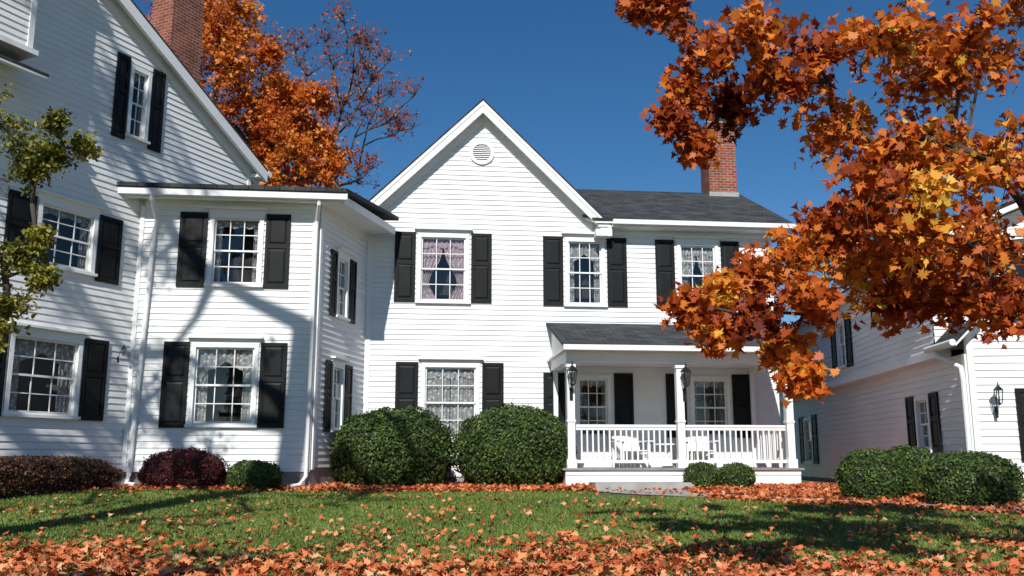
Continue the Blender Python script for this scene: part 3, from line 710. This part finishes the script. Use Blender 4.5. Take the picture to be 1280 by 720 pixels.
# ------------------------------------------------------------ shrubs
def shrub(name,x,y,w,d,h,n,lsize,mat,core,ang=0,pw=2.3,bump=.06,seed=0):
    rg=np.random.default_rng(seed+77); z0=gz(x,y)
    e=empty(name,(x,y,z0)); ca,sa=math.cos(R(ang)),math.sin(R(ang))
    ph=rg.uniform(0,6,size=8)
    def surf(th,ph_):
        ct,st=np.cos(th),np.sin(th); cp_,sp_=np.cos(ph_),np.sin(ph_)
        ux,uy,uz=ct*sp_,st*sp_,cp_
        rr_=(np.abs(ux)**pw+np.abs(uy)**pw+np.abs(uz)**pw)**(-1/pw)
        b=1+bump*(np.sin(ux*5+ph[0])*np.sin(uy*6+ph[1])*np.sin(uz*5+ph[2])*1.4+.5*np.sin(ux*13+ph[3]+uz*9)*np.sin(uy*12+ph[4]))
        return ux*rr_*b,uy*rr_*b,uz*rr_*b
    hh=h*.56
    def toW(a,b,c,k=1.0):
        X=a*w/2*k; Y=b*d/2*k; Z=c*hh*k+ (h-hh)
        return x+X*ca-Y*sa, y+X*sa+Y*ca, z0+np.maximum(Z,-.05)
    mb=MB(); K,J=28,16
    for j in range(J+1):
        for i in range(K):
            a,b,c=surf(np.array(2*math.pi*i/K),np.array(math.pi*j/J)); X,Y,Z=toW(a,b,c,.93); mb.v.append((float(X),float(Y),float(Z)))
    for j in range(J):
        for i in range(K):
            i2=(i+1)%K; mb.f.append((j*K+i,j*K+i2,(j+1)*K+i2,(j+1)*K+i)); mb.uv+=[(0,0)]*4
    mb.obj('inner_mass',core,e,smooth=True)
    th=rg.uniform(0,2*math.pi,n); u=rg.uniform(-.85,1,n); pp=np.arccos(u)
    a,b,c=surf(th,pp); k=1+rg.normal(0,.022,n)-.03+ (rg.uniform(0,1,n)<.06)*rg.uniform(0,.06,n)
    X,Y,Z=toW(a*k,b*k,c*k)
    pos=np.stack([X,Y,Z],1)+rg.normal(size=(n,3))*.012
    nn=np.stack([a*ca-b*sa,a*sa+b*ca,c],1)*1.0+rg.normal(size=(n,3))*.75
    cc=rg.normal(.5,.2,n)+.12*np.sin(a*9+ph[5])*np.sin(c*8+ph[6])
    leaves('foliage',pos,nn,lsize*rg.uniform(.7,1.3,n),cc,OVAL,mat,e)
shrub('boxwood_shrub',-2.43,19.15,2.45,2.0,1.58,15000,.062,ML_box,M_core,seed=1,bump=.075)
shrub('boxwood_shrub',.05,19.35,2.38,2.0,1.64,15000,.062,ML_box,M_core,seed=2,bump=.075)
shrub('boxwood_shrub',3.72,18.45,.68,.62,.50,2600,.045,ML_box,M_core,seed=3)
shrub('boxwood_shrub',4.42,18.5,.70,.62,.50,2600,.045,ML_box,M_core,seed=4)
shrub('boxwood_shrub',5.98,15.5,1.14,1.0,.82,6000,.048,ML_box,M_core,seed=5)
shrub('boxwood_shrub',7.0,16.6,.95,.95,.86,5000,.048,ML_box,M_core,seed=6)
shrub('boxwood_shrub',7.08,14.45,1.48,.9,.80,7000,.048,ML_box,M_core,seed=7)
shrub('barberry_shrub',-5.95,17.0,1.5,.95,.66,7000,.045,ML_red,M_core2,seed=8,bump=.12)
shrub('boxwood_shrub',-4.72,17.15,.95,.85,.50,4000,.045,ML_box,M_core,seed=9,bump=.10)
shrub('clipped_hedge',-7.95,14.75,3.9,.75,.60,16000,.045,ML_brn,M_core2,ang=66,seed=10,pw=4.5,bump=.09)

# ------------------------------------------------------------ fallen leaves
def gzv(X,Y): return np.array([gz(a,b) for a,b in zip(X,Y)])
FX=[];FY=[];FS=[];FZ=[]
def strew(n,fn,size,lift=.015,zs=.02):
    c=0
    while c<n:
        x,y,ok=fn()
        if ok: FX.append(x);FY.append(y);FS.append(size*random.uniform(.7,1.25));FZ.append(lift+random.uniform(0,zs));c+=1
def near():
    y=random.uniform(3.8,10.4); x=random.uniform(-1,1)*(y*.62+1.0)
    e=7.85+.5*math.sin(x*1.3+.5)+.35*math.sin(x*2.9)
    p=1 if y<e else math.exp(-(y-e)/.6)
    return x,y,random.random()<p
strew(14500,near,.086,.025,.05)
def mid():
    y=8.5+10*random.random()**1.5; x=random.uniform(-1,1)*(y*.62+1.0)
    cl_=.5+.5*math.sin(x*1.7+y)*math.sin(y*1.3-x*.6)
    if y>bedfront(min(x,1.9)) : return x,y,False
    return x,y,random.random()<.2+.8*cl_*cl_
strew(2200,mid,.075,.04,.03)
def bed():
    x=random.uniform(-4.6,1.6); y=random.uniform(17.3,20.2)
    return x,y,y>bedfront(min(x,1.9))-.25
strew(6000,bed,.10,.012,.06)
def bedr():
    x=random.uniform(3.3,9.5); y=random.uniform(11.5,19.5)
    return x,y,(y>pathy(x)+.45 or (y>pathy(x)-1.1 and y<pathy(x)-.5)) and not(x>7.4 and y>14.9)
strew(9000,bedr,.10,.012,.05)
def pth():
    p=random.choice(sp); return p.x+random.uniform(-.7,.7),p.y+random.uniform(-.6,.6),True
strew(200,pth,.08,.03,.01)
def bedl():
    x=random.uniform(-9,-3.5); y=random.uniform(14,17.3); return x,y,y>bedfront(x)-.3
strew(1300,bedl,.08,.012,.04)
FX=np.array(FX);FY=np.array(FY);FS=np.array(FS);FZ=np.array(FZ)
pos=np.stack([FX,FY,gzv(FX,FY)+FZ],1); n=len(pos)
nn=rng.normal(size=(n,3))*.38; nn[:,2]+=1
leaves('fallen_leaves',pos,nn,FS,rng.beta(2.0,2.0,size=n),MAPLE,ML_fallen,curl=.9)

# ------------------------------------------------------------ grass
def grass(n):
    u=rng.uniform(0,1,n); y=4.5+14.7*u**1.1; x=rng.uniform(-1,1,n)*(y*.60+.8)
    bf=np.array([bedfront(min(a,1.9)) for a in x])
    py=np.array([pathy(a) if a>2.9 else 99 for a in x])
    keep=(y<bf)&(y<py-.45)&~((x>1.5)&(x<3.8)&(y>16.2))
    x=x[keep];y=y[keep];n=len(x)
    z=gzv(x,y); h=rng.uniform(.025,.05,n); w=.004+.0006*y
    a=rng.uniform(0,math.pi,n); dx,dy=np.cos(a)*w,np.sin(a)*w
    lx,ly=rng.normal(0,.022,n),rng.normal(0,.022,n)
    V=np.stack([np.stack([x-dx,y-dy,z-.003],1),np.stack([x+dx,y+dy,z-.003],1),np.stack([x+lx,y+ly,z+h],1)],1)
    me=bpy.data.meshes.new('grass'); me.vertices.add(n*3); me.loops.add(n*3); me.polygons.add(n)
    me.vertices.foreach_set('co',V.astype(np.float32).ravel()); me.loops.foreach_set('vertex_index',np.arange(n*3,dtype=np.int32))
    me.polygons.foreach_set('loop_start',np.arange(0,n*3,3,dtype=np.int32)); me.update(calc_edges=True)
    at=me.attributes.new('rnd','FLOAT','FACE')
    c=rng.normal(.45,.16,n)+.2*np.sin(x*1.1+y*.7)*np.sin(y*1.4-x*.5); at.data.foreach_set('value',np.clip(c,0,1).astype(np.float32))
    me.materials.append(M_grass); o=bpy.data.objects.new('grass',me); COL.objects.link(o)
grass(280000)

# ------------------------------------------------------------ light, sky, camera
elev,az=38.0,-7.0
to_sun=Vector((math.sin(R(az))*math.cos(R(elev)),-math.cos(R(az))*math.cos(R(elev)),math.sin(R(elev))))
sun=bpy.data.lights.new('sun','SUN'); sun.energy=5.0; sun.angle=R(.5); sun.color=(1,.965,.91)
so=bpy.data.objects.new('sun',sun); so.rotation_euler=to_sun.to_track_quat('Z','Y').to_euler(); so.location=(0,-20,30); COL.objects.link(so)
w=bpy.data.worlds.new('World'); scene.world=w; w.use_nodes=True; nt=w.node_tree
bg=nt.nodes['Background']; sk=nt.nodes.new('ShaderNodeTexSky'); sk.sky_type='NISHITA'; sk.sun_disc=False
sk.sun_elevation=R(elev); sk.sun_rotation=R(180-az); sk.air_density=1.0; sk.dust_density=0.0; sk.ozone_density=4.5; sk.altitude=0
hs=nt.nodes.new('ShaderNodeHueSaturation'); hs.inputs['Saturation'].default_value=1.24
nt.links.new(sk.outputs[0],hs.inputs['Color']); nt.links.new(hs.outputs[0],bg.inputs[0]); bg.inputs[1].default_value=.085
cam=bpy.data.cameras.new('camera'); cam.sensor_width=36; cam.lens=36*1150/1280; cam.clip_end=3000
co=bpy.data.objects.new('camera',cam); co.location=(0,0,.6); co.rotation_euler=(R(90)+math.atan(215/1150),0,0); COL.objects.link(co)
scene.camera=co
scene.view_settings.view_transform='Standard'; scene.view_settings.look='None'; scene.view_settings.exposure=0
